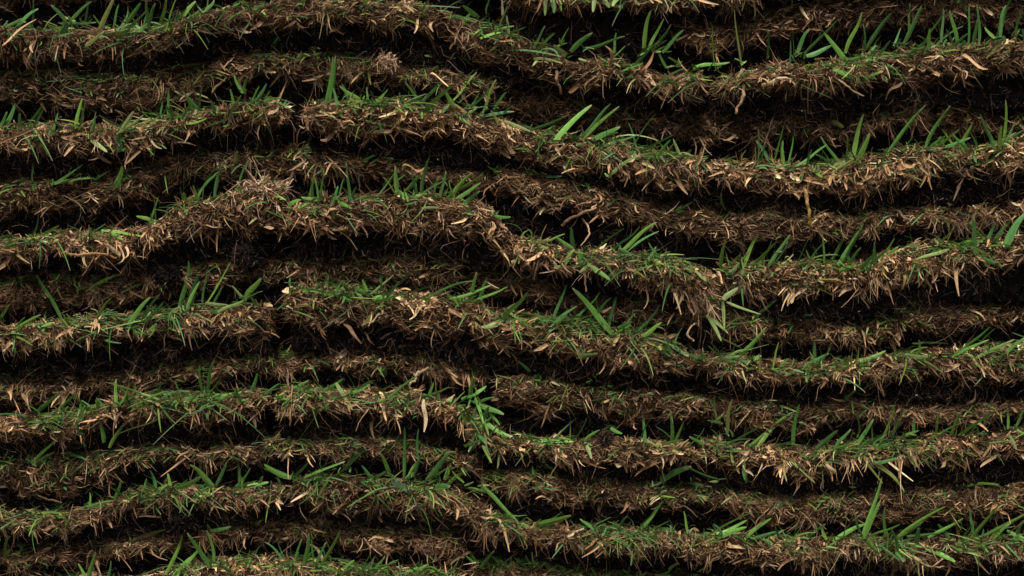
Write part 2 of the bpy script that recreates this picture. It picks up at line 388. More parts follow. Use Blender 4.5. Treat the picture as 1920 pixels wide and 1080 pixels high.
def build_slab(key):
    s = SLABS[key]
    pts = s['pts']; y0 = s['y']
    px0, px1 = pts[0][0], pts[-1][0]
    n = int((px1 - px0) / 3.2) + 2
    px = np.linspace(px0, px1, n)
    seed = ROW_OF[key] * 13.7 + px0 * 0.003
    top = lin(pts, px, 1) + fbm(px / 55., np.full(n, seed), 4) * 11 + fbm(px / 17., np.full(n, seed + 3), 2) * 4
    bot = lin(pts, px, 2) - (1 if y0 < .005 else -5) + fbm(px / 46., np.full(n, seed + 9), 4) * 26
    bot = np.maximum(bot, top + 14)
    wob = fbm(px / 70., np.full(n, seed + 5), 4) * .006
    X, zt = _ray(px, top, y0 + .004)
    _, zb = _ray(px, bot, y0 + .003)
    bp, bz = below_px(key, px)
    ysoil = y0 + .0065
    zs = np.maximum(_ray(px, bp - 3, ysoil)[1], bz + .0006)
    zs = np.minimum(zs, zb - .0015)
    zsb = np.minimum(bz + .0006, zs)
    if key in ('M1', 'L2'):
        zs = np.full(n, .0005); zsb = zs.copy()
    # end shaping
    R = 9.0
    GAP = {'C': 18.0, 'G': 12.5}.get(key[0], 3.5)
    dl = (px - px0) if s['lj'] else np.full(n, 99.)
    dr = (px1 - px) if s['rj'] else np.full(n, 99.)
    dd = np.clip(np.minimum(dl, dr) / R, 0, 1)
    sq = np.sqrt(np.clip(1 - (1 - dd) ** 2, 0.02, 1))
    zc = (zt + zb) / 2
    # thatch profile: (depth, z) samples
    prof = []
    depths_top = [BACK, .20, .10, .06, .045, .034, .026, .020, .015, .011, .0075]
    for dpt in depths_top:
        prof.append((dpt, 0.0))
    K = 15
    for i in range(K + 1):
        a = math.pi * i / K
        prof.append((.006 - .0078 * math.sin(a) ** .55 * (1.0 if a < 1.6 else .9), i / K))
    for dpt in [.010, .016, .017, .034]:
        prof.append((dpt, 1.0))
    P = len(prof)
    Y = np.zeros((n, P)); Z = np.zeros((n, P)); XX = np.repeat(X[:, None], P, 1)
    for j, (dpt, h) in enumerate(prof):
        hh = (0.35 * (0.5 - 0.5 * math.cos(math.pi * h)) + .65 * h) if 0 < h < 1 else h
        z = zt + (zb - zt) * hh
        k = min(1.0, max(0.0, (dpt - .015) / .04))
        sqk = sq * (1 - k) + k
        Z[:, j] = zc + (z - zc) * sqk
        Y[:, j] = y0 + dpt + (wob * (1 - k)) + (1 - sq) * .010 * (1 - k)
        spread = k * (GAP / PXM)
        if s['lj']:
            XX[:, j] -= spread * np.clip(1 - dl / 40, 0, 1)
        if s['rj']:
            XX[:, j] += spread * np.clip(1 - dr / 40, 0, 1)
    vv = np.arange(P)[None, :] * 1.7
    nz = fbm(px[:, None] / 9. + seed, vv / 2.2 + seed * .37, 3)
    nz2 = fbm(px[:, None] / 3.7 + seed, vv / 1.1 + seed, 2)
    front = np.array([1.0 if p[0] < .03 else 0.3 for p in prof])[None, :]
    Y += (nz * .0030 + nz2 * .0012 + fbm(px[:, None] / 30. + seed, vv / 6., 2) * .003) * front
    Z += (nz2 * .0008 + fbm(px[:, None] / 14. - seed, vv / 2.5, 2) * .0012) * front
    G = np.stack([XX, Y, Z], -1)
    base = Vector((float(X[n // 2]), y0 + .15, float(zs[n // 2])))
    B = np.array(base)
    root = empty("turf_slab", base)
    root['label'] = s['label']; root['category'] = "turf slab"
    root['group'] = "turf slabs stacked edge on"; root['kind'] = "thing"
    idx = np.arange(n * P).reshape(n, P)
    Fq = np.stack([idx[:-1, :-1], idx[:-1, 1:], idx[1:, 1:], idx[1:, :-1]], -1).reshape(-1, 4)
    # thatch strands ------------------------------------------------
    parts = [(G.reshape(-1, 3) - B, Fq, np.tile([[.030, .014, .010]], (n * P, 1)))]
    mat_o = make_mesh("thatch_mat", parts[0][0], parts[0][1], M_MAT, None, root)
    j0 = 6; j1 = P - 3
    length = (px1 - px0) / PXM

    def sample(N, ja, jb, power=1.0):
        u = rng.random(N) * (n - 1.001)
        v = ja + (jb - ja - .001) * rng.random(N) ** power
        ui = u.astype(int); vi = v.astype(int); fu = (u - ui)[:, None]; fv = (v - vi)[:, None]
        p = (G[ui, vi] * (1 - fu) + G[ui + 1, vi] * fu) * (1 - fv) + (G[ui, vi + 1] * (1 - fu) + G[ui + 1, vi + 1] * fu) * fv
        du = unit(G[ui + 1, vi] - G[ui, vi]); dv = unit(G[ui, vi + 1] - G[ui, vi])
        nn = unit(np.cross(dv, du))
        nn = np.where((nn[:, 1:2] * 1 > .3), -nn, nn)
        return p, du, dv, nn, u, v

    rec = y0 > .005
    pale = s['pale']
    out = []
    meanH = float(np.mean(zt - zb))
    area = length * (meanH + .012)
    # fine fibres, medium chips, broad dead leaves
    for kind, dens, L0, L1, w0, w1, bun in (('f', 1300000, .004, .014, .00018, .00055, 7), ('m', 620000, .003, .0115, .0004, .0014, 5), ('l', 120000, .005, .015, .0012, .0031, 3)):
        N = int(area * dens)
        if kind == 'l':
            N = int(N * (.30 + .70 * pale) * (.55 if rec else 1))
        # strands come in little bundles that share a direction
        M = max(4, N // bun)
        pb, dub, dvb, nnb, ub, vb = sample(M, j0, j1)
        bi = rng.integers(0, M, N)
        spread = rng.normal(0, .0016 if kind != 'l' else .0035, (N, 1))
        p = pb[bi] + dub[bi] * spread + dvb[bi] * rng.normal(0, .0010, (N, 1))
        du, dv, nn = dub[bi], dvb[bi], nnb[bi]
        u, v = ub[bi], vb[bi]
        pxu = px0 + u / (n - 1) * (px1 - px0)
        hfrac = np.clip((v - 10) / (K + 1), 0, 1)
        clump = fbm(pxu / 24. + seed * 2, v / 3., 3)
        clump2 = fbm(pxu / 90. + seed * 4, v / 9., 2)
        hangp = np.clip((.00 if rec else .15) + 1.1 * fbm(pxu / 60. + seed * 6, v * 0 + 3, 2), .04, .85)
        hb = (rng.random(M))[bi] < hangp * (1 - .7 * hfrac)
        angb = np.where(hb, 1.35 * rng.choice([-1, 1], M)[bi] + rng.normal(0, .35, M)[bi], rng.normal(0, .25 if rec else .45, M)[bi])
        ang = angb + rng.normal(0, .22, N)
        ang = ang + np.where(hb, 0, fbm(pxu / 40., v / 3 + seed, 2) * 1.2)
        flip = np.where(hb, 1, rng.choice([-1, 1], N))
        sv = np.where(hb, np.abs(np.sin(ang)), (np.sin(ang) * .8 + .1) * np.where(hfrac > .6, .55, 1))
        d = du * (np.cos(ang) * flip)[:, None] + dv * sv[:, None]
        lift = rng.uniform(-.10, .16, M)[bi] + rng.normal(0, .07, N) + np.where(rng.random(N) < .06, .4, 0)
        if rec:
            lift = lift * .55
        d = unit(d + nn * lift[:, None])
        L = rng.uniform(L0, L1, N) * np.where(rng.random(N) < .08, 1.6, 1.0); w = rng.uniform(w0, w1, N)
        if rec:
            w *= .85
        side = unit(np.cross(d, nn) + rng.normal(0, .55, (N, 3)))
        bend = rng.normal(0, .28, (M, 3))[bi] + rng.normal(0, .20, (N, 3)) + np.array([0, 0, -.09])
        bend -= nn * (np.maximum(0, (bend * nn).sum(-1)) * .8 + .18)[:, None]
        b2 = rng.normal(0, .075, (N, 3))
        wts = np.array([.12, .21, .29, .24, .16 * pale + .02, .04 * pale, .05])
        if kind == 'f':
            wts = np.array([.16, .24, .28, .20, .13 * pale + .02, .04 * pale, .05])
        if kind == 'l':
            wts = np.array([.02, .08, .25, .35, .34 * pale + .04, .08 * pale, .06])
        cb = pick(STRAW_DARK, wts, M)[bi]
        cols = cb * .6 + pick(STRAW_DARK, wts, N) * .4
        # lower thatch is peaty: fibres there carry soil
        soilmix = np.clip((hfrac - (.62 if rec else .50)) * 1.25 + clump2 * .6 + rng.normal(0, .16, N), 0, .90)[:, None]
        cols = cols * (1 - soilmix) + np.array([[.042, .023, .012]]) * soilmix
        cols *= (1 + .6 * np.clip(clump, -.8, 1))[:, None] * (1 + .5 * np.clip(clump2, -.8, 1))[:, None]
        cols *= (.62 + .60 * pale) * (.95 if rec else 1.0)
        keep = rng.random(N) < np.clip(.80 + clump * .9, .30, 1)
        p = p - nn * (.0006 + .0004 * rng.random((N, 1))) - d * (L * .35)[:, None] + nn * (np.clip(clump, -.5, 1) * .0022)[:, None]
        tipx = (p + d * L[:, None] * 1.0)[:, 0]; lo, hi = X[0], X[-1]
        k = keep & (tipx > lo - .001) & (tipx < hi + .001)
        out.append(strips((p - B)[k], d[k], L[k], w[k], side[k], bend[k], cols[k], blade_tip if kind != 'f' else taper, 5 if kind == 'f' else 7, 0.0 if kind == 'f' else .5, bend2=b2[k]))
    V, Fs, T = merge(out)
    make_mesh("thatch", V, Fs, M_STRAW, np.clip(T, 0.002, .8), root)
    # soil ----------------------------------------------------------
    sp = [(.034, 'b'), (.016, 'b')]
    KS = 12
    SY, SZ = [], []
    SY.append(np.full(n, y0 + .05)); SZ.append(zb + .001)
    SY.append(np.full(n, y0 + .009) + wob); SZ.append(zb + .0015)
    for i in range(KS + 1):
        f = i / KS
        SY.append(ysoil + .004 * (f - .3) ** 2 + wob * .7 - .001 + .0 * f); SZ.append((zb + .001) * (1 - f) + zs * f)
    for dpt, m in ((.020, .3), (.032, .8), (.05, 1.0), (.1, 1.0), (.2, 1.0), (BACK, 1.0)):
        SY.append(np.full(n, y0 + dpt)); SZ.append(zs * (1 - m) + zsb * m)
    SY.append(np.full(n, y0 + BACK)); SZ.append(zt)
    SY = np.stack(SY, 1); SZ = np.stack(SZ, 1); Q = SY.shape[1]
    SX = np.repeat(X[:, None], Q, 1)
    # behind the face the soil blocks butt together
    kk = np.clip((SY - y0 - .012) / .03, 0, 1)
    inset = (1 - kk) * (3.0 / PXM) - kk * (GAP / PXM)
    if s['lj']:
        SX += inset*1.0 * np.clip(1 - dl / 30, 0, 1)[:, None]
    if s['rj']:
        SX -= inset * np.clip(1 - dr / 30, 0, 1)[:, None]
    vv = np.arange(Q)[None, :] * 1.3
    a1 = fbm(px[:, None] / 12. + seed * 3, vv / 2.5, 4)
    a2 = fbm(px[:, None] / 4. + seed * 5, vv / 1.2, 2)
    fr = np.zeros(Q); fr[1:3 + KS] = 1.0; fr[0] = .2; fr[3 + KS:] = .25
    SY = SY + (a1 * .0040 + a2 * .0012) * fr[None, :] + (1 - sq)[:, None] * .012 * (fr[None, :] > .9)
    SZ = SZ + a2 * .0006 * fr[None, :]
    G2 = np.stack([SX, SY, SZ], -1)
    idx2 = np.arange(n * Q).reshape(n, Q)
    F2 = np.stack([idx2[:-1, :-1], idx2[:-1, 1:], idx2[1:, 1:], idx2[1:, :-1]], -1).reshape(-1, 4)
    Vs = [G2.reshape(-1, 3)]; Fsx = [F2]
    # end caps
    off = n * Q
    for e in (0, n - 1):
        c = G2[e].copy(); m = Q // 2
        ring = np.arange(Q) + e * Q
        q = []
        for j in range(m):
            a, b_, c_, d_ = ring[j], ring[j + 1], ring[Q - 2 - j], ring[Q - 1 - j]
            if j + 1 < Q - 2 - j:
                q.append((a, b_, c_, d_))
        Fsx.append(np.array(q))
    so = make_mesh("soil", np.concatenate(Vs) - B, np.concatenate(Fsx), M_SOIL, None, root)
    # crumbs and roots on the soil face --------------------------------
    def soil_sample(N, power=1.0):
        u = rng.random(N) * (n - 1.001); v = 1 + (KS + 1.5) * rng.random(N) ** power
        ui = u.astype(int); vi = v.astype(int); fu = (u - ui)[:, None]; fv = (v - vi)[:, None]
        return (G2[ui, vi] * (1 - fu) + G2[ui + 1, vi] * fu) * (1 - fv) + (G2[ui, vi + 1] * (1 - fu) + G2[ui + 1, vi + 1] * fu) * fv, u, v
    hs = float(np.mean(zb - zs))
    ro = []
    N = int(length * (.004 + hs) * (330000 if not rec else 170000))
    p, u, v = soil_sample(N, 1.6)
    keep = rng.random(N) < np.clip(.55 + 1.3 * fbm(u / 14. + seed, v / 4, 3), .05, 1)
    p = p[keep]; N = len(p)
    ang = rng.normal(0, 1.0, N)
    d = unit(np.stack([np.sin(ang), rng.uniform(-.35, .1, N), -np.abs(np.cos(ang)) * .8], -1))
    L = rng.uniform(.003, .013, N); w = rng.uniform(.0001, .00040, N) * np.where(rng.random(N) < .05, 2.2, 1)
    cols = pick([(.025, .015, .009), (.055, .032, .018), (.12, .072, .042), (.26, .19, .13)], [.42, .36, .18, .04], N)
    ro.append(strips(p - B, d, L, w, unit(rng.normal(0, 1, (N, 3)) + [0, 0, 0]), rng.normal(0, .45, (N, 3)), cols, taper, 4, bend2=rng.normal(0, .12, (N, 3))))
    # crumbs: little folded flakes of peat
    N = int(length * (.004 + hs) * 160000)
    p, u, v = soil_sample(N)
    d = unit(rng.normal(0, 1, (N, 3)))
    L = rng.uniform(.0006, .0024, N)
    cols = pick([(.004, .0035, .0035), (.009, .007, .006), (.032, .020, .012), (.16, .13, .10)], [.45, .35, .17, .02], N)
    ro.append(strips(p - B - d * (L / 2)[:, None], d, L, L * rng.uniform(.4, .9, N), unit(rng.normal(0, 1, (N, 3))), rng.normal(0, .3, (N, 3)), cols, lozenge, 2, .8))
    V, Fs, T = merge(ro)
    make_mesh("roots", V, Fs, M_ROOT, np.clip(T, .002, .7), root)
    # grass cover -----------------------------------------------------
    gr = []
    g = s['green']
    N = int(length * 7200 * g * (1.0 if rec else 1.0))
    if N > 0:
        u = rng.random(N) * (n - 1.001)
        jj = np.where(rng.random(N) < .16, rng.integers(12, 22, N), rng.integers(5, 14, N))
        if key in ('L2', 'K3', 'I1'):
            jj = rng.integers(4, 17, N)
        ui = u.astype(int)
        pxu = px0 + u / (n - 1) * (px1 - px0)
        cl = fbm(pxu / 45. + seed * 7, jj * .05, 3)
        keep = rng.random(N) < np.clip(.34 + cl * 3.2, .02, 1)
        ui = ui[keep]; jj = jj[keep]; cl = cl[keep]; N = len(ui)
        p = G[ui, jj] + rng.normal(0, .0007, (N, 3))
        if rec:
            d = unit(np.stack([rng.normal(0, 1, N), rng.uniform(-.9, .1, N), rng.uniform(-.15, .35, N)], -1))
            L = rng.uniform(.003, .010, N)
        else:
            d = unit(np.stack([rng.normal(.15, 1.0, N), rng.uniform(-.9, .3, N), rng.uniform(-.25, .8, N)], -1))
            L = rng.gamma(3.0, .0028, N) + .002
        w = rng.uniform(.0005, .0018, N)
        side = unit(np.cross(d, np.array([0, -.8, .6])) + rng.normal(0, .5, (N, 3)))
        bend = np.stack([rng.normal(0, .38, N), rng.normal(-.12, .25, N), rng.normal(-.38, .3, N)], -1)
        okx = (p[:, 0] + d[:, 0] * L > X[0] - .0015) & (p[:, 0] + d[:, 0] * L < X[-1] + .0015)
        w = w * okx
        cols = pick(GREENS, [.22, .28, .25, .13, .08, .04], N)
        tip = cols * .6 + np.array([[.30, .24, .13]]) * .4
        base = cols * .6 + np.array([[.14, .15, .06]]) * .4
        gr.append(strips(p - B, d, L, w, side, bend, cols, leafp, 6, .22, tip=tip, base=base))
        V, Fs, T = merge(gr)
        go = make_mesh("grass", V, Fs, M_GRASS, np.clip(T, .004, .7), root, smooth=False)
        go['kind'] = "stuff"
    s.update(root=root, B=B, G=G, px=px, j_front=10)
    return root


# ------------------------------------------------------------------ prominent tufts: base x,y  tip x,y  width [kind]
# kinds: p pale, b bright, d dark, y yellowish, s straw
TUFTS = {
    'A1': "30,54,68,20,9 4,50,45,42,8 10,52,38,36,6 125,42,98,12,10 130,40,168,6,8 115,44,175,42,7 118,66,126,48,15 160,45,165,5,5 185,66,212,0,9y 160,86,192,62,8y 225,75,270,25,6 213,52,222,12,6 275,50,290,10,8 300,45,310,0,7 310,60,330,0,5 280,50,275,4,8 265,55,282,52,12 240,40,262,8,10 345,30,365,5,8 385,20,400,2,7 60,48,62,2,5 320,45,348,18,7 355,40,372,22,6 190,50,176,30,6",
    'A2': "895,30,870,12,9 912,26,917,0,5 900,72,936,62,8 950,64,982,52,5 935,52,950,15,5 1000,90,1020,52,6 1004,98,1037,65,9b 1010,108,1000,122,8p 1050,85,1065,55,4 1070,97,1107,65,13 1062,104,1040,86,14p 1085,110,1140,138,6p 1100,90,1165,70,7 1152,100,1155,65,6b 1207,90,1220,25,8 1215,95,1242,40,7 1225,95,1255,50,8 1195,105,1245,78,10 1182,128,1232,82,7 1250,128,1235,95,7 1275,122,1255,108,9 1240,148,1280,130,6p 1242,98,1278,60,8 870,40,885,22,7 1000,110,1050,118,8y 1020,116,1060,100,9p",
    'A3': "1600,145,1612,150,9b 1598,148,1590,112,9b 1600,146,1568,134,9b 1603,150,1648,136,7b 1342,128,1336,55,5 1390,120,1378,28,6y 1438,110,1438,60,5 1480,132,1482,80,5 1488,110,1487,60,5 1495,100,1516,58,8 1508,100,1565,43,7 1512,105,1555,87,9 1590,118,1550,68,13b 1590,122,1640,113,9b 1605,152,1565,132,10b 1588,115,1620,105,7b 1612,156,1652,132,8b 1585,100,1613,30,8 1620,100,1618,50,9 1625,90,1668,30,9 1632,102,1642,86,8 1675,86,1688,55,6 1695,82,1725,17,8 1705,70,1703,30,5 1740,88,1743,57,9b 1735,80,1768,30,5 1765,80,1768,20,6 1795,82,1782,25,9b 1785,80,1775,57,7 1785,90,1812,65,8 1815,88,1817,15,6 1835,86,1832,15,8 1825,80,1832,40,7 1875,70,1885,15,10 1880,50,1902,-10,8 1865,72,1848,53,8 1868,74,1872,52,7 1905,66,1916,25,7 1650,100,1668,78,7 1720,90,1738,74,7 1845,86,1862,70,7 1300,128,1362,118,7b",
    'B1': "165,124,108,78,10 160,128,105,98,9 172,120,130,94,8 240,122,240,95,7 255,122,262,95,6 300,128,318,105,7 325,126,318,90,7 345,122,352,100,6 472,98,455,40,13 462,80,428,55,8 490,85,483,45,7 500,90,496,58,7 510,92,520,72,7 530,82,535,50,6 410,98,420,72,8 565,106,515,80,6p 558,106,600,98,8p 695,100,700,70,6 690,110,695,155,8y 650,100,720,92,7 835,112,795,85,8 840,112,800,105,9 838,115,812,130,8 885,125,870,110,6 215,122,222,96,6 45,128,60,105,7",
    'C1': "8,242,26,200,9 6,246,30,235,8 0,236,12,212,8 38,240,37,215,7 48,236,80,198,6 62,242,80,205,6 100,250,108,215,5 142,245,153,190,7 152,252,160,195,6 163,254,178,215,9 165,252,190,245,9 170,262,198,283,8p 225,248,248,212,9p 228,244,265,218,9p 225,282,224,245,13d 235,240,190,218,8 300,222,305,190,5 315,220,316,172,5 375,212,345,175,7 365,217,348,180,7 372,210,378,168,6 340,225,360,195,10 430,228,450,183,10p 455,172,465,140,6 455,175,441,143,8 470,195,485,165,7 480,192,498,160,7 490,195,505,172,7 475,198,522,185,6 405,212,396,190,7 330,222,312,200,7 440,205,432,170,6",
    'C2': "610,195,623,115,8 618,192,628,112,7 627,190,631,118,5 635,212,625,168,6 600,208,626,220,8p 588,196,606,186,8 655,192,642,160,7 675,186,640,163,7 690,190,688,165,5 700,194,725,170,8 710,195,724,184,7 765,190,728,185,8p 785,192,762,158,6 795,208,850,160,9 790,192,830,150,8 850,188,890,140,7 862,192,885,150,7 855,204,838,175,9 905,212,928,155,9 880,202,900,165,7 885,200,915,168,7 895,202,855,190,9 925,205,948,175,8 900,218,958,210,7 945,226,990,245,6p 870,218,892,204,7p 995,244,1058,218,8 1040,264,1103,203,12b 1085,260,1065,250,8 1090,256,1140,200,9 1095,260,1155,205,8 1110,262,1158,240,13 1115,266,1155,250,9 1098,262,1140,300,10p 1130,274,1190,255,6 1180,284,1225,220,4 1195,282,1180,235,4 1200,284,1258,255,7 1190,288,1235,275,7 1230,296,1255,265,7 1140,332,1195,295,8p 1240,294,1270,288,8 935,222,960,200,6",
    'C3': "1420,312,1422,248,4 1425,304,1435,270,11 1445,305,1420,268,9 1452,302,1468,243,6 1468,312,1468,268,8 1478,310,1487,260,6 1490,312,1545,275,8 1560,308,1530,290,8 1575,306,1542,260,8 1588,300,1587,255,6 1598,300,1617,222,9 1608,306,1628,255,11 1570,312,1600,292,9 1590,312,1612,290,9 1665,286,1730,205,9 1735,278,1778,205,9 1690,282,1710,258,7 1740,280,1770,257,9 1755,278,1795,245,9 1800,280,1820,238,9 1770,276,1815,260,8 1815,282,1790,255,8 1865,284,1840,220,8 1875,280,1878,240,9 1880,272,1885,195,7 1885,268,1900,235,7 1892,262,1918,245,7 1640,312,1672,323,10p 1650,312,1662,280,8 1560,325,1600,298,7y",
    'D1': "215,352,228,315,13b 215,352,236,334,9 100,345,150,312,8 90,345,165,335,8b 60,335,62,302,7 10,325,30,310,9 295,285,322,285,9 272,268,285,296,5 440,310,445,285,9y 75,330,100,300,8 140,330,172,318,7 180,335,205,320,8 680,300,700,292,8 705,292,735,297,8",
    'D2': "930,318,918,278,8p 905,306,925,280,8 905,308,932,320,8 985,322,970,298,8 990,325,1012,310,8 1100,350,1082,320,8 1105,352,1110,330,8 1270,395,1300,378,7 1350,392,1352,365,6 1375,392,1390,370,7 1610,395,1655,372,6 1370,395,1408,368,9 1010,328,1050,330,8",
    'E1': "365,372,412,310,8 370,374,415,320,7 402,370,418,310,7 445,362,465,305,5 372,378,363,350,8 293,418,288,370,6 280,418,295,375,5 282,412,258,406,7 50,452,105,425,9 80,448,135,428,8 0,446,22,442,8 190,432,262,442,7 205,452,208,438,9 205,434,228,448,9b 172,445,168,428,7 115,438,125,452,6 400,372,432,362,8b 430,368,455,352,7b 348,378,345,362,9 60,452,90,438,8",
    'E2': "580,378,590,330,6 587,378,585,345,7 600,374,607,330,7 597,374,589,332,6 626,376,616,400,13p 625,382,633,352,9 635,380,643,340,5 632,376,657,390,8b 640,382,672,370,8b 600,374,568,370,9b 540,390,562,376,8b 657,374,650,310,7 660,372,668,352,6 702,374,735,330,4 745,362,742,316,11b 744,368,720,335,5 750,370,785,330,5 783,368,773,325,7 790,362,803,302,8 785,374,830,335,6 757,360,789,330,7 815,368,822,335,6 825,368,835,325,7 840,362,900,330,8 845,372,880,330,9 850,376,897,345,8 835,374,860,350,8 870,380,897,360,8 765,372,745,355,7 1075,466,1072,430,10 1075,466,1045,445,7 1015,456,1055,440,6 1050,482,1040,460,7 1058,498,1076,470,12p 1090,494,1085,470,11 1085,498,1118,480,7p 1100,494,1141,523,11b 1105,497,1088,510,8p 1115,470,1165,432,6 1150,470,1195,428,6 1165,472,1225,422,9 1175,472,1230,437,6 1160,466,1182,476,9 1215,486,1228,465,6 1238,484,1218,457,7 1345,560,1325,558,9 1355,562,1381,542,10p 1355,565,1358,615,8p 1325,590,1350,635,9p 1330,595,1362,622,7p 1360,605,1405,602,5p 1360,565,1420,587,5p 1340,625,1385,650,6p",
    'E4': "1352,505,1360,455,8 1395,500,1420,445,9 1390,505,1388,480,6 1360,504,1388,477,4p 1362,515,1386,492,8p 1392,518,1390,490,8p 1410,500,1448,460,9 1425,498,1445,455,6 1440,500,1478,445,7 1452,498,1485,455,6 1495,494,1515,450,4 1515,496,1550,455,5 1545,496,1542,440,4 1555,498,1592,425,9 1570,498,1617,420,9 1580,498,1610,440,6 1590,500,1612,467,7 1573,508,1606,500,12b 1612,504,1640,477,12 1625,500,1660,470,10 1640,496,1640,457,8 1650,492,1675,450,6 1655,490,1682,465,7 1828,478,1825,410,9 1860,458,1902,408,11 1885,462,1918,408,15 1850,455,1868,410,6 1832,480,1876,498,10 1850,475,1877,497,6 1848,450,1815,418,6 1860,456,1902,468,8 1800,458,1828,452,8 1598,500,1588,474,9 1605,512,1640,500,7",
    'F1': "118,606,62,498,10 40,520,20,500,8 150,540,185,520,10 170,540,232,510,10b 145,545,180,536,8b 100,520,115,505,9 140,522,150,502,8 175,520,178,500,9 60,515,50,495,7",
    'F2': "895,496,853,481,8 890,492,908,462,6 900,505,935,508,7 885,505,940,515,6 1410,602,1452,565,9 1455,585,1475,560,12 1470,590,1500,600,10 1480,590,1520,590,9 1700,565,1720,550,8 1715,568,1718,548,7 960,530,1000,515,7y 1480,610,1482,590,8",
    'G1': "0,598,15,573,7 25,622,45,597,6 25,622,72,593,9 35,622,48,607,8 120,610,121,592,7 125,610,145,602,7 180,600,207,562,6 240,610,278,562,10b 265,606,297,556,7 272,606,303,570,9 278,622,293,608,12b 250,622,272,626,6b 335,582,352,497,10 350,578,372,533,10b 385,572,428,498,7 380,572,388,510,5 356,575,370,520,12d 400,570,415,540,6 385,568,425,572,7p 385,574,440,576,7p 405,584,450,572,7p 462,564,437,538,8p 460,560,487,525,12 465,558,490,547,3p 75,618,100,606,8b 480,572,470,556,7",
    'G2': "590,545,602,530,6 655,550,640,530,7 720,554,765,515,9 725,558,747,530,8 705,568,755,548,8b 755,552,810,535,6 800,560,880,530,5 840,560,915,536,7b 900,568,912,527,9b 885,565,945,540,7b 880,566,893,515,8 942,600,985,552,14b 985,608,960,588,7p 1035,604,1060,540,6 1040,606,1078,577,8 1035,610,1062,590,7 1148,626,1080,548,12b 1140,620,1158,548,10 1128,615,1118,560,6 1075,605,1120,553,6 1110,605,1143,562,8 1150,624,1182,605,12b 1155,628,1182,612,9b 1175,618,1187,583,6 1190,628,1232,577,7 1205,632,1237,607,8 1235,644,1252,640,9b 1255,644,1286,666,9 1088,672,1108,632,12p 1092,668,1118,663,10p 1002,630,950,618,9b 940,604,906,612,10p 955,586,1005,592,6 670,560,640,548,8 860,572,835,545,7 1020,610,1008,584,6 1062,612,1085,590,8 1120,622,1100,600,8 700,560,730,556,10b",
    'G3': "1380,672,1432,618,13b 1375,675,1402,655,9b 1290,668,1278,645,6 1320,675,1290,662,8 1525,688,1527,645,8 1535,688,1555,655,10 1508,688,1550,665,10 1515,692,1513,715,10 1520,690,1540,672,9 1600,682,1655,660,9 1610,686,1628,683,9 1620,680,1655,664,8 1595,680,1598,662,9p 1725,668,1723,640,6 1724,642,1775,645,6 1790,668,1850,618,9 1785,670,1848,640,7 1820,664,1862,620,8 1830,672,1895,640,8 1880,664,1920,635,8 1720,672,1765,698,8p 1740,668,1700,664,8p 1860,680,1900,700,8 1840,690,1880,665,8 1690,670,1720,660,7 1350,668,1330,650,8 1400,680,1425,668,10b 1340,672,1382,668,9",
    'H1': "85,680,140,681,7p 150,695,165,670,15 130,695,150,690,10 385,668,357,653,8p 380,668,375,658,12b 305,674,335,668,8 60,700,90,688,8 10,700,30,682,9 190,705,215,690,8 720,700,700,668,7 540,665,580,655,8",
    'H2': "962,690,940,663,12 965,700,987,682,9 970,702,1000,690,8 1010,705,1040,692,10 1040,690,1045,655,10d 1060,712,1085,690,9 1000,700,975,680,7 1363,815,1372,755,8y 1345,790,1340,745,6 1100,718,1122,700,9 1140,725,1165,708,8 1580,752,1600,735,9 1600,755,1640,775,8p",
    'I1': "70,772,108,738,9 110,772,142,740,7 172,772,143,743,6 60,782,0,778,6 90,796,116,808,8b 62,784,88,800,6p 115,785,118,770,10 218,762,218,715,7b 225,758,240,725,7 232,756,240,735,8b 302,752,255,733,5p 270,752,312,735,8b 388,738,400,682,9 380,738,375,690,7 352,738,388,784,10 405,748,447,738,12b 370,752,402,740,8 490,742,520,722,6 340,746,330,718,7 290,748,300,718,7 430,745,452,728,8 310,775,228,811,6p 200,772,182,748,7 160,838,148,790,8 195,830,190,795,9 205,840,232,795,8 250,750,215,720,6",
    'I2': "885,730,878,760,7 890,745,905,790,8b 895,760,882,800,7 900,770,915,812,8 905,790,898,830,8b 912,800,925,845,8 888,775,900,815,6p 908,815,918,850,8p 898,820,880,845,7 915,770,935,795,8b 885,735,865,752,8 890,740,910,725,8b 900,755,925,745,7 905,835,920,865,8 893,800,885,835,6y 920,830,945,850,8 880,760,862,785,7b 630,718,658,764,9p 650,740,690,722,7b 665,736,700,715,6 730,744,782,705,8 700,740,735,722,8 600,735,640,712,8 770,745,835,727,9b 835,762,848,745,11b 825,760,822,735,7 865,748,890,742,8 880,745,885,700,6 895,755,940,775,12b 900,780,955,815,8b 933,812,933,872,8p 945,812,945,840,8b 960,820,990,832,12b 870,836,900,825,8 1000,826,1070,828,8b 1075,828,1098,787,6 1095,828,1122,808,9b 1145,802,1165,812,8 1210,836,1205,780,8 1200,830,1222,782,6 1205,820,1250,850,11p 1257,838,1257,775,8b 1265,832,1280,795,9 1240,836,1278,825,10b 1100,835,1108,858,8p 1020,828,1030,840,9 885,800,910,830,10 880,790,870,760,9 905,790,915,765,9 540,732,575,715,8b 800,748,812,720,7",
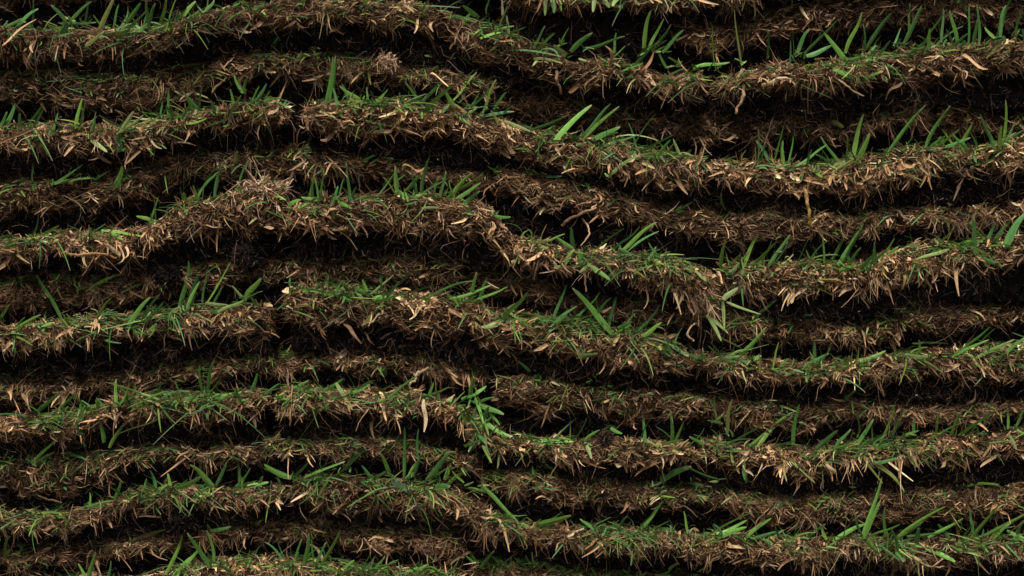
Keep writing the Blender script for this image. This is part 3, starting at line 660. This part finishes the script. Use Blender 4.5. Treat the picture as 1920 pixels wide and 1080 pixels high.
    'I3': "1365,836,1430,795,7 1400,840,1482,777,10b 1420,838,1450,805,9 1487,838,1498,765,9 1440,842,1487,827,9 1530,842,1567,810,14 1565,842,1593,808,9 1605,835,1635,790,10 1610,815,1610,778,4 1650,832,1675,770,8 1672,822,1693,770,8 1630,832,1670,810,12 1715,818,1713,785,5 1672,818,1722,832,9p 1715,830,1752,840,9b 1740,824,1800,795,6 1755,815,1763,768,6 1785,815,1802,778,8 1800,816,1860,775,13 1820,810,1865,765,9 1890,805,1888,760,7 1905,800,1920,770,8 1900,802,1920,812,8 1615,855,1688,915,10y 1620,860,1652,902,6y 1640,868,1678,860,7 1398,900,1393,862,8 1345,898,1290,875,6 1370,835,1375,870,11p 1325,838,1295,820,9 1690,820,1720,808,8 1560,845,1590,835,9",
    'J1': "50,862,75,838,9 60,868,108,820,8b 62,868,110,845,9b 20,860,5,850,9 270,845,255,865,6 245,850,275,876,6p 175,840,160,815,8 195,845,175,820,9 215,835,232,800,8 130,850,160,862,7",
    'J2': "1228,908,1290,878,15 1232,912,1224,938,10 1238,925,1250,942,8 1800,912,1812,875,7 1812,912,1868,910,6 1590,915,1606,897,8 1000,885,1020,865,8 1045,890,1042,845,6 1095,890,1092,855,6 1060,880,1072,860,9 1060,888,1025,872,8 1100,892,1125,868,8 1290,905,1330,912,9 1700,905,1740,900,9 1480,925,1520,905,9 1605,920,1590,930,9y",
    'K1': "168,950,168,925,7b 155,952,208,940,9b 215,935,225,905,9 262,942,262,920,16d 238,935,210,915,9 275,930,310,910,8 278,932,300,962,8 347,918,338,958,6p 325,918,372,895,13b 292,918,282,885,8 320,915,315,890,7 400,912,360,875,12b 405,910,423,870,7 448,912,447,840,9 452,912,468,880,7 440,915,478,902,9b 465,914,500,905,9 375,915,392,902,8 300,922,275,905,9 330,915,350,900,7b 480,915,492,895,7 510,912,520,960,6",
    'K2': "545,896,500,873,11b 548,896,580,862,9 555,900,500,880,8 570,895,640,868,9b 640,885,675,845,12 650,880,680,848,7 758,895,758,808,7 785,870,785,810,8 732,892,715,852,9b 765,895,800,850,8 775,895,795,845,7 800,900,840,850,12 795,902,832,880,9 840,905,890,872,11b 835,900,845,870,7 735,900,766,922,14d 870,885,895,850,8 905,912,965,972,9b 912,920,880,915,9b 700,900,680,875,9 690,900,720,885,10b 620,895,650,880,10b 610,898,600,870,7 818,912,842,912,10 975,980,1035,1010,10b 965,985,905,976,6b 1005,985,1065,968,16 1010,990,1050,962,8 950,1000,953,975,8b 970,985,975,1003,8 1190,1000,1237,945,10b 1195,998,1226,960,7 1160,995,1175,970,7 1210,998,1252,978,7b 1120,995,1090,975,8 1135,998,1160,985,8 1225,1005,1245,990,8b 870,905,850,885,8",
    'K3': "1290,1000,1283,962,7 1330,1002,1405,963,8b 1340,1004,1395,978,8b 1345,1008,1395,990,10b 1400,1008,1442,975,8b 1410,1010,1452,998,10 1435,1012,1470,1045,10b 1615,1010,1650,905,9b 1620,1010,1648,945,10b 1617,1005,1605,965,8 1660,1005,1660,955,7 1630,1006,1682,985,9b 1680,1008,1765,955,11 1680,1010,1727,980,11b 1568,1010,1620,985,9b 1620,1006,1642,1030,13b 1740,1008,1800,975,9b 1700,1006,1757,1000,12 1720,1018,1722,992,14 1755,1035,1788,1052,14b 1800,1012,1822,985,8 1820,1010,1868,952,10 1825,1005,1820,958,7 1845,1005,1920,965,11b 1888,995,1922,1010,10b 1908,1012,1920,980,8 1650,1020,1664,1046,11 1685,1012,1702,1046,8 1510,1012,1545,985,8 1500,1012,1530,1005,9b 1470,1015,1500,1035,9b 1550,1012,1540,985,8 1360,1008,1340,985,8 1780,1010,1760,985,9 1860,1010,1890,985,9 1545,1010,1600,1012,10b 1465,1012,1455,990,7",
    'L1': "250,1012,330,985,9y 255,1000,245,988,8 480,985,500,968,8 690,975,724,975,12 395,995,430,988,9 40,1025,25,1005,8 165,1020,180,1008,9 10,1040,20,1008,7",
    'L2': "950,1060,905,1020,9 980,1060,940,1010,9 1010,1062,970,1010,8 1040,1070,1000,1030,9 1085,1070,1100,1022,10 1060,1070,1030,1040,9 1120,1080,1090,1040,10 1150,1075,1180,1050,9 1110,1050,1155,1042,11 1180,1075,1140,1058,9 960,1065,1000,1050,9 930,1060,895,1050,8 1240,1080,1270,1058,9 1200,1078,1200,1050,9 1300,1085,1330,1062,10 1350,1085,1330,1060,9 1390,1088,1430,1066,10 1450,1088,1440,1060,9 1500,1090,1545,1070,10 1560,1090,1590,1062,9 1640,1090,1680,1075,10 1700,1090,1690,1065,9 1760,1090,1800,1070,10 1850,1090,1880,1072,10 1130,1060,1095,1010,8y 900,1065,925,1035,9 1005,1060,1025,1020,8",
    'M1': "165,1095,148,1060,9b 165,1092,178,1040,9b 200,1092,207,1055,7 310,1078,340,1005,8 335,1072,372,1030,9b 395,1064,355,1005,9 400,1062,388,1000,8b 370,1066,410,1058,8b 570,1062,578,1005,12b 590,1062,585,1015,7 550,1062,565,1015,6 600,1062,635,1000,9 590,1062,610,1020,9 540,1062,500,1020,5 640,1068,662,1052,8b 605,1060,640,1075,9b 690,1070,740,1055,8b 760,1074,800,1060,9b 440,1060,470,1048,9b 470,1060,455,1046,8b 640,1075,670,1062,9b 830,1080,810,1065,8 700,1072,720,1045,7",
    'ZB': "1025,-5,1022,26,9p 1035,-5,1038,22,9 1048,-8,1052,18,9b 1060,-6,1100,8,10p 1095,-8,1120,5,9p 1130,-10,1142,12,12p 1180,-10,1198,8,12p 1115,-6,1112,20,8p 1128,2,1165,14,8p 1160,-5,1150,10,8p",
    'ZC': "1420,30,1400,20,8 1710,18,1770,8,6y 1800,5,1812,20,9",
    'B2': "1010,165,1035,158,10 1075,190,1120,205,9y 1560,228,1580,238,13y 1675,190,1690,200,9 1660,222,1720,205,8y 1575,250,1612,232,8",
}


def tuft_blades(key, blades):
    """list of blades (bx, by, tx, ty, w, kind) -> objects named grass_tuft under the slab, clustered by base"""
    s = SLABS[key]; root, B = s['root'], s['B']
    blades = sorted(blades, key=lambda b: b[0])
    groups = [[blades[0]]]
    for b in blades[1:]:
        g = groups[-1]
        if b[0] - g[-1][0] < 16 and b[0] - g[0][0] < 45 and len(g) < 8:
            g.append(b)
        else:
            groups.append([b])
    for g in groups:
        m0 = len(g)
        for _ in range(min(7, 2 + m0)):
            q = g[rng.integers(m0)]
            if q[5] == 'p' and q[3] > q[1]:
                continue
            Ls = rng.uniform(8, 20); aa = rng.normal(0, 1.1)
            g.append((q[0] + rng.normal(0, 5), q[1] + rng.uniform(-2, 6), q[0] + Ls * math.sin(aa), q[1] - Ls * math.cos(aa) * .7, rng.uniform(3, 6.5), rng.choice(['g', 'g', 'b', 'd', 'p'])))
        N = len(g)
        a = np.array([q[:5] for q in g], float)
        kinds = [q[5] for q in g]
        yb = s['y'] + np.where(a[:, 1] < lin(s['pts'], a[:, 0], 1) + 6, .003, -.003) + rng.uniform(-.002, .002, N)
        up = a[:, 3] < a[:, 1]
        a[:m0, 2] += (a[:m0, 2] - a[:m0, 0]) * .10; a[:m0, 3] += (a[:m0, 3] - a[:m0, 1]) * .10; a[:m0, 4] *= 1.15
        yt = yb + np.where(up, rng.uniform(-.010, .004, N), rng.uniform(-.009, -.003, N))
        x0, z0 = _ray(a[:, 0], a[:, 1], yb)
        x1, z1 = _ray(a[:, 2], a[:, 3], yt)
        p0 = np.stack([x0, yb, z0], -1); p1 = np.stack([x1, yt, z1], -1)
        dv = p1 - p0
        L = np.linalg.norm(dv, axis=1)
        side_px = np.cross(unit(dv), np.array([0, 1., 0]))
        bendm = rng.normal(0, .13, N) - .02
        bend = unit(side_px) * bendm[:, None] + np.array([0, -.10, 0]) * rng.uniform(0, 1, (N, 1))
        d = unit(dv) - bend
        wd = unit(side_px + np.array([0, 1., 0]) * rng.normal(0, .55, (N, 1)))
        w = a[:, 4] / PXM * .9 * rng.uniform(.7, 1.1, N)
        cols = np.zeros((N, 3)); tips = np.zeros((N, 3)); bases = np.zeros((N, 3))
        for i, k in enumerate(kinds):
            c = {'p': (.17, .235, .075), 'b': (.12, .27, .05), 'd': (.025, .085, .025), 'y': (.17, .19, .05), 's': (.40, .30, .18)}.get(k)
            if c is None:
                c = [(.058, .155, .026), (.062, .165, .045), (.105, .205, .030), (.045, .12, .026)][rng.integers(4)]
            c = np.array(c) * rng.uniform(.7, 1.4)
            cols[i] = c
            tips[i] = c * .45 + np.array([.34, .30, .17]) * .55 if rng.random() < .6 else c
            bases[i] = c * .7 + np.array([.15, .18, .06]) * .3
        V, Fs, T = strips(p0 - B, d, L, w, wd, bend, cols, leafp, 10, .20, tip=tips, base=bases, bend2=unit(side_px) * rng.normal(0, .010, (N, 1)))
        make_mesh("grass_tuft", V, Fs, M_GRASS, np.clip(T, .004, .7), root, smooth=False)


def extra_blades(key):
    """more short cut blades between the traced ones"""
    s = SLABS[key]
    if s['y'] > .005 and key != 'L2':
        return []
    out = []
    pts = s['pts']
    n = int((pts[-1][0] - pts[0][0]) / 100 * 6.0 * s['green'])
    for _ in range(n):
        x = rng.uniform(pts[0][0] + 8, pts[-1][0] - 8)
        if rng.random() > .30 + 2.6 * float(fbm(np.array([x / 70.]), np.array([ROW_OF[key] * 3.1]), 2)[0]):
            continue
        yt = float(lin(pts, x, 1))
        by = yt + rng.uniform(-4, 20)
        L = rng.gamma(4, 5.5)
        a = rng.normal(.4, 1.0)
        out.append((x, by, x + L * math.sin(a), by - L * math.cos(a) * .9, rng.uniform(3, 8), rng.choice(['g', 'g', 'g', 'b', 'p', 'y'])))
    return out


for r in ROWS:
    for key in r:
        build_slab(key)
for key in SLABS:
    bl = []
    for tok in TUFTS.get(key, "").split():
        v = tok.split(',')
        k = 'g'
        if v[4][-1].isalpha():
            k = v[4][-1]; v[4] = v[4][:-1]
        bl.append((float(v[0]), float(v[1]), float(v[2]), float(v[3]), float(v[4]), k))
    bl += extra_blades(key)
    bl = [b for b in bl if -140 < b[0] < 2060]
    if bl:
        tuft_blades(key, bl)


# ------------------------------------------------------------------ loose things on the stack
def tube_path(pix, y, w, tint, name, mat, tint2=None, flat=.5):
    """a stalk through pixel points at depth y (a list is allowed), round-ish section"""
    pix = np.array(pix, float)
    ys = np.array(y if isinstance(y, (list, tuple)) else [y] * len(pix), float)
    x, z = _ray(pix[:, 0], pix[:, 1], ys)
    c = np.stack([x, ys, z], -1)
    # resample
    seg = np.r_[0, np.cumsum(np.linalg.norm(np.diff(c, axis=0), axis=1))]
    m = max(8, int(seg[-1] / .0012))
    tt = np.linspace(0, seg[-1], m)
    c = np.stack([np.interp(tt, seg, c[:, k]) for k in range(3)], -1)
    for _ in range(2):
        c[1:-1] = (c[:-2] + 2 * c[1:-1] + c[2:]) / 4
    c += np.stack([fbm(tt * 300 + k * 9 + c[0, 0] * 100, tt * 0 + k, 2) for k in range(3)], -1) * w * .5
    tan = unit(np.gradient(c, axis=0))
    a = unit(np.cross(tan, np.array([.1, 1, .2]))); b = np.cross(tan, a)
    rr = w / 2 * (1 + .25 * fbm(tt * 400, tt * 0 + 3, 2)) * (1 - .35 * np.linspace(0, 1, m))
    R = 7
    ang = np.linspace(0, 2 * np.pi, R, endpoint=False)
    V = c[:, None, :] + rr[:, None, None] * (np.cos(ang)[None, :, None] * a[:, None, :] + flat * np.sin(ang)[None, :, None] * b[:, None, :])
    idx = np.arange(m * R).reshape(m, R)
    nx = np.roll(idx, -1, axis=1)
    Fq = np.stack([idx[:-1], nx[:-1], nx[1:], idx[1:]], -1).reshape(-1, 4)
    caps = []
    for e in (0, m - 1):
        q = idx[e]
        caps += [(q[0], q[1], q[2], q[3]), (q[0], q[3], q[4], q[5]), (q[0], q[5], q[6], q[6])]
    caps = [f for f in caps if len(set(f)) == 4]
    Fq = np.concatenate([Fq, np.array(caps)])
    t2 = tint if tint2 is None else tint2
    f = np.linspace(0, 1, m)[:, None] + .3 * fbm(tt * 500, tt * 0, 3)[:, None]
    T = np.array(tint) * (1 - np.clip(f, 0, 1)) + np.array(t2) * np.clip(f, 0, 1)
    T = np.repeat(T[:, None, :], R, 1).reshape(-1, 3)
    org = c.mean(0)
    o = make_mesh(name, V.reshape(-1, 3) - org, Fq, mat, T, None)
    o.location = Vector(org)
    return o


def tag(o, label, cat, group=None):
    o['label'] = label; o['category'] = cat
    if group:
        o['group'] = group
    return o


GS = "loose dead stalks on the turf slabs"
TAN = (.30, .20, .11); DTAN = (.15, .09, .045)
stalks = [
    ([(1510, 350), (1514, 380), (1518, 408), (1521, 432)], [-.003, -.005, -.004, .002], .0028, (.26, .15, .07), (.42, .28, .05), "orange yellow dead stalk hanging straight down across the black soil, right of centre"),
    ([(438, 98), (432, 120), (426, 145), (408, 160), (396, 174)], [.014, .012, .008, .006, .004], .0021, TAN, DTAN, "pale broken stem dangling from the second left slab above the higher notch"),
    ([(1398, 160), (1392, 180), (1380, 215)], [-.006, -.007, -.006], .0026, TAN, (.34, .22, .13), "short split straw hanging under the upper right slab near its left end"),
    ([(1042, 130), (1044, 150), (1051, 176)], [-.006, -.007, -.004], .0025, TAN, DTAN, "single straw hanging below the sagging slab at top centre"),
    ([(1092, 410), (1102, 425), (1106, 440), (1088, 462)], [.010, .004, -.003, -.004],   .0015, TAN, (.36, .24, .14), "bent pale stalk bridging two slabs over bare black soil at the centre"),
    ([(1052, 422), (1078, 405), (1118, 391)], [.010, .003, .000], .0024, (.26, .16, .09), TAN, "thick straw lying slanted on the edge of the bare black soil, centre"),
    ([(100, 462), (122, 473), (146, 480), (170, 477), (196, 478), (218, 483)], [-.005, -.007, -.007, -.007, -.007, -.006], .0024, (.30, .18, .09), (.24, .12, .04), "long root lying along the underside of the thin flat left slab"),
    ([(25, 914), (60, 922), (90, 936), (118, 944)], [.014, .010, .008, .010], .0022, (.20, .14, .07), (.14, .09, .05), "curved root peeling off below the thick crumbly lower left slab"),
    ([(1430, 160), (1455, 150), (1482, 149)], [-.006, -.008, -.007], .0036, (.24, .20, .08), (.46, .36, .22), "yellowish stem stub lying on the upper right slab's straw face"),
    ([(1565, 145), (1585, 158), (1600, 172), (1620, 181)], [-.006, -.008, -.008, -.007], .0014, TAN, (.38, .26, .16), "thin curved straw just below the bright green sprout"),
    ([(1764, 193), (1790, 202), (1815, 211)], [.016, .013, .012], .0020, (.36, .26, .16), TAN, "thin pale straw slanting over the recessed slab at the upper right"),
    ([(1527, 222), (1545, 236), (1562, 250)], [.018, .014, .014], .0018, (.28, .16, .09), TAN, "reddish straw on the yellowish patch of the upper right recess"),
    ([(805, 690), (782, 700), (776, 712), (768, 722)], [.008, .002, -.003, -.004], .0026, (.30, .20, .12), TAN, "pinkish dead leaf hanging across the gap above the lower central slab"),
    ([(712, 636), (722, 630), (748, 620), (762, 614)], [.005, .004, .004, .005], .0019, (.06, .04, .03), (.10, .07, .05), "dark knotted root lying in the black gap left of centre"),
    ([(1095, 500), (1096, 525), (1099, 548)], [-.007, -.006, -.004], .0018, TAN, (.34, .24, .15), "fine straw dangling from the torn dropping slab at the centre"),
    ([(1270, 540), (1265, 556)], [-.008, -.007], .0026, (.22, .13, .07), TAN, "stubby brown leaf hanging before the drooping torn end"),
    ([(548, 722), (546, 745), (544, 800)], [-.003, -.006, -.005], .0015, (.24, .15, .08), DTAN, "reddish stem hanging from the left end of the lower central slab"),
    ([(1548, 873), (1562, 882), (1565, 886)], [-.006, -.008, -.007], .0042, (.30, .22, .13), (.35, .30, .14), "fat curled stem end under the lower right slab"),
    ([(1300, 640), (1288, 628), (1302, 606)], [-.008, -.009, -.008], .0018, TAN, (.34, .24, .14), "hair-thin root loop on the drooping torn end"),
    ([(1700, 1040), (1740, 1062), (1772, 1063)], [-.006, -.006, -.005], .0018, (.34, .22, .10), TAN, "straw slanting down below the bottom right slab"),
]
for pix, ys, w, t1, t2, lab in stalks:
    tag(tube_path(pix, ys, w, t1, "dead_stalk", M_STRAW, t2), lab, "dead stalk", GS)


def clod(px, py, y, r, label):
    x, z = _ray(px, py, y)
    nu, nv = 72, 44
    u = np.linspace(0, 2 * np.pi, nu, endpoint=False); v = np.linspace(.05, np.pi - .05, nv)
    U, Vv = np.meshgrid(u, v, indexing='ij')
    D = np.stack([np.cos(U) * np.sin(Vv), np.sin(U) * np.sin(Vv), np.cos(Vv)], -1)
    k = 1 + .45 * fbm(D[..., 0] * 2.2 + D[..., 2] * 1.3 + px, D[..., 1] * 2.2 + py, 4) + .45 * fbm(D[..., 0] * 7 + px, D[..., 2] * 7 + D[..., 1] * 5, 3)
    P = D * (r * k)[..., None] * np.array([1.05, .8, .95])
    idx = np.arange(nu * nv).reshape(nu, nv); nx = np.roll(idx, -1, axis=0)
    Fq = np.stack([idx[:, :-1], nx[:, :-1], nx[:, 1:], idx[:, 1:]], -1).reshape(-1, 4)
    root = empty("soil_clod", (float(x), y, float(z)))
    tag(root, label, "soil clod", "soil clods caught between the slabs")
    make_mesh("soil_lump", P.reshape(-1, 3), Fq, M_SOIL, None, root)
    N = 1500
    i = rng.integers(nu, size=N); j = rng.integers(nv, size=N)
    p = P[i, j]; nn = unit(p)
    d = unit(nn * .5 + rng.normal(0, .7, (N, 3)))
    L = rng.uniform(.001, .004, N)
    cols = pick([(.012, .008, .006), (.035, .02, .014), (.09, .055, .036), (.18, .12, .08)], [.4, .35, .2, .05], N)
    V, Fs, T = strips(p, d, L, rng.uniform(.0001, .0004, N), unit(rng.normal(0, 1, (N, 3))), rng.normal(0, .5, (N, 3)), cols, taper, 3)
    make_mesh("root_hairs", V, Fs, M_ROOT, T, root)


clod(312, 520, .008, .0095, "round dark soil clod stuck between two left slabs, with root hairs")
clod(462, 484, .004, .0085, "crumbly soil clod hanging under the raised straw lump left of centre")
clod(1135, 824, .001, .0045, "small soil clod in the grass of the thin lower central slab")
clod(345, 975, .006, .0100, "black soil clod in the gap near the bottom left")
clod(1700, 100, .021, .0050, "tiny soil crumb in the recess at the top right")


def tangle(px, py, y, rad, n, cols, label, name="root_tangle", ax=(1.1, .5, .9), droop=0.0):
    x, z = _ray(px, py, y)
    p = rng.normal(0, rad * .45, (n, 3)) * np.array(ax)
    d = unit(rng.normal(0, 1, (n, 3)) * np.array(ax) * np.array([1, 1, 1.0]) - np.array([0, 0, droop]))
    L = rng.uniform(rad * .3, rad * 1.0, n)
    c = pick(cols, np.ones(len(cols)), n)
    V, Fs, T = strips(p - d * (L / 2)[:, None], d, L, rng.uniform(.0003, .0014, n), unit(rng.normal(0, 1, (n, 3))), rng.normal(0, .9, (n, 3)) + [0, 0, -.35], c, taper, 8, bend2=rng.normal(0, .14, (n, 3)))
    o = make_mesh(name, V, Fs, M_STRAW, T, None)
    o.location = (float(x), y, float(z))
    tag(o, label, "root tangle")


tangle(727, 112, -.003, .0055, 110, [(.20, .12, .07), (.32, .21, .13), (.42, .30, .19)], "fuzzy ball of pale dry roots on the second slab, top left of centre")
tangle(800, 1020, .008, .0070, 200, [(.14, .08, .045), (.24, .14, .08)], "rusty tangle of dry roots on the dark slab near the bottom centre", ax=(1.6, .5, .6))
tangle(495, 350, .001, .0105, 420, [(.18, .11, .06), (.34, .22, .13), (.46, .33, .21)], "loose heap of dry straw topping the raised lump left of centre", name="straw_heap", ax=(1.5, .7, .42))
tangle(1322, 560, -.003, .0110, 420, [(.10, .06, .035), (.20, .12, .07), (.36, .24, .14)], "loose mop of brown roots at the drooping torn end", ax=(.7, .35, .8), droop=.5)


# ------------------------------------------------------------------ ground under and around the stack
def ground():
    n = 90
    e = np.sign(np.linspace(-1, 1, n)) * np.abs(np.linspace(-1, 1, n)) ** 3 * 60
    Xg, Yg = np.meshgrid(e, e, indexing='ij')
    Zg = fbm(Xg * 3 + 5, Yg * 3 + 2, 3) * .004 - .006
    Zg = np.minimum(Zg, -.0005)
    idx = np.arange(n * n).reshape(n, n)
    Fq = np.stack([idx[:-1, :-1], idx[1:, :-1], idx[1:, 1:], idx[:-1, 1:]], -1).reshape(-1, 4)
    o = make_mesh("ground", np.stack([Xg, Yg, Zg], -1).reshape(-1, 3), Fq, M_GROUND)
    o['kind'] = "structure"


ground()
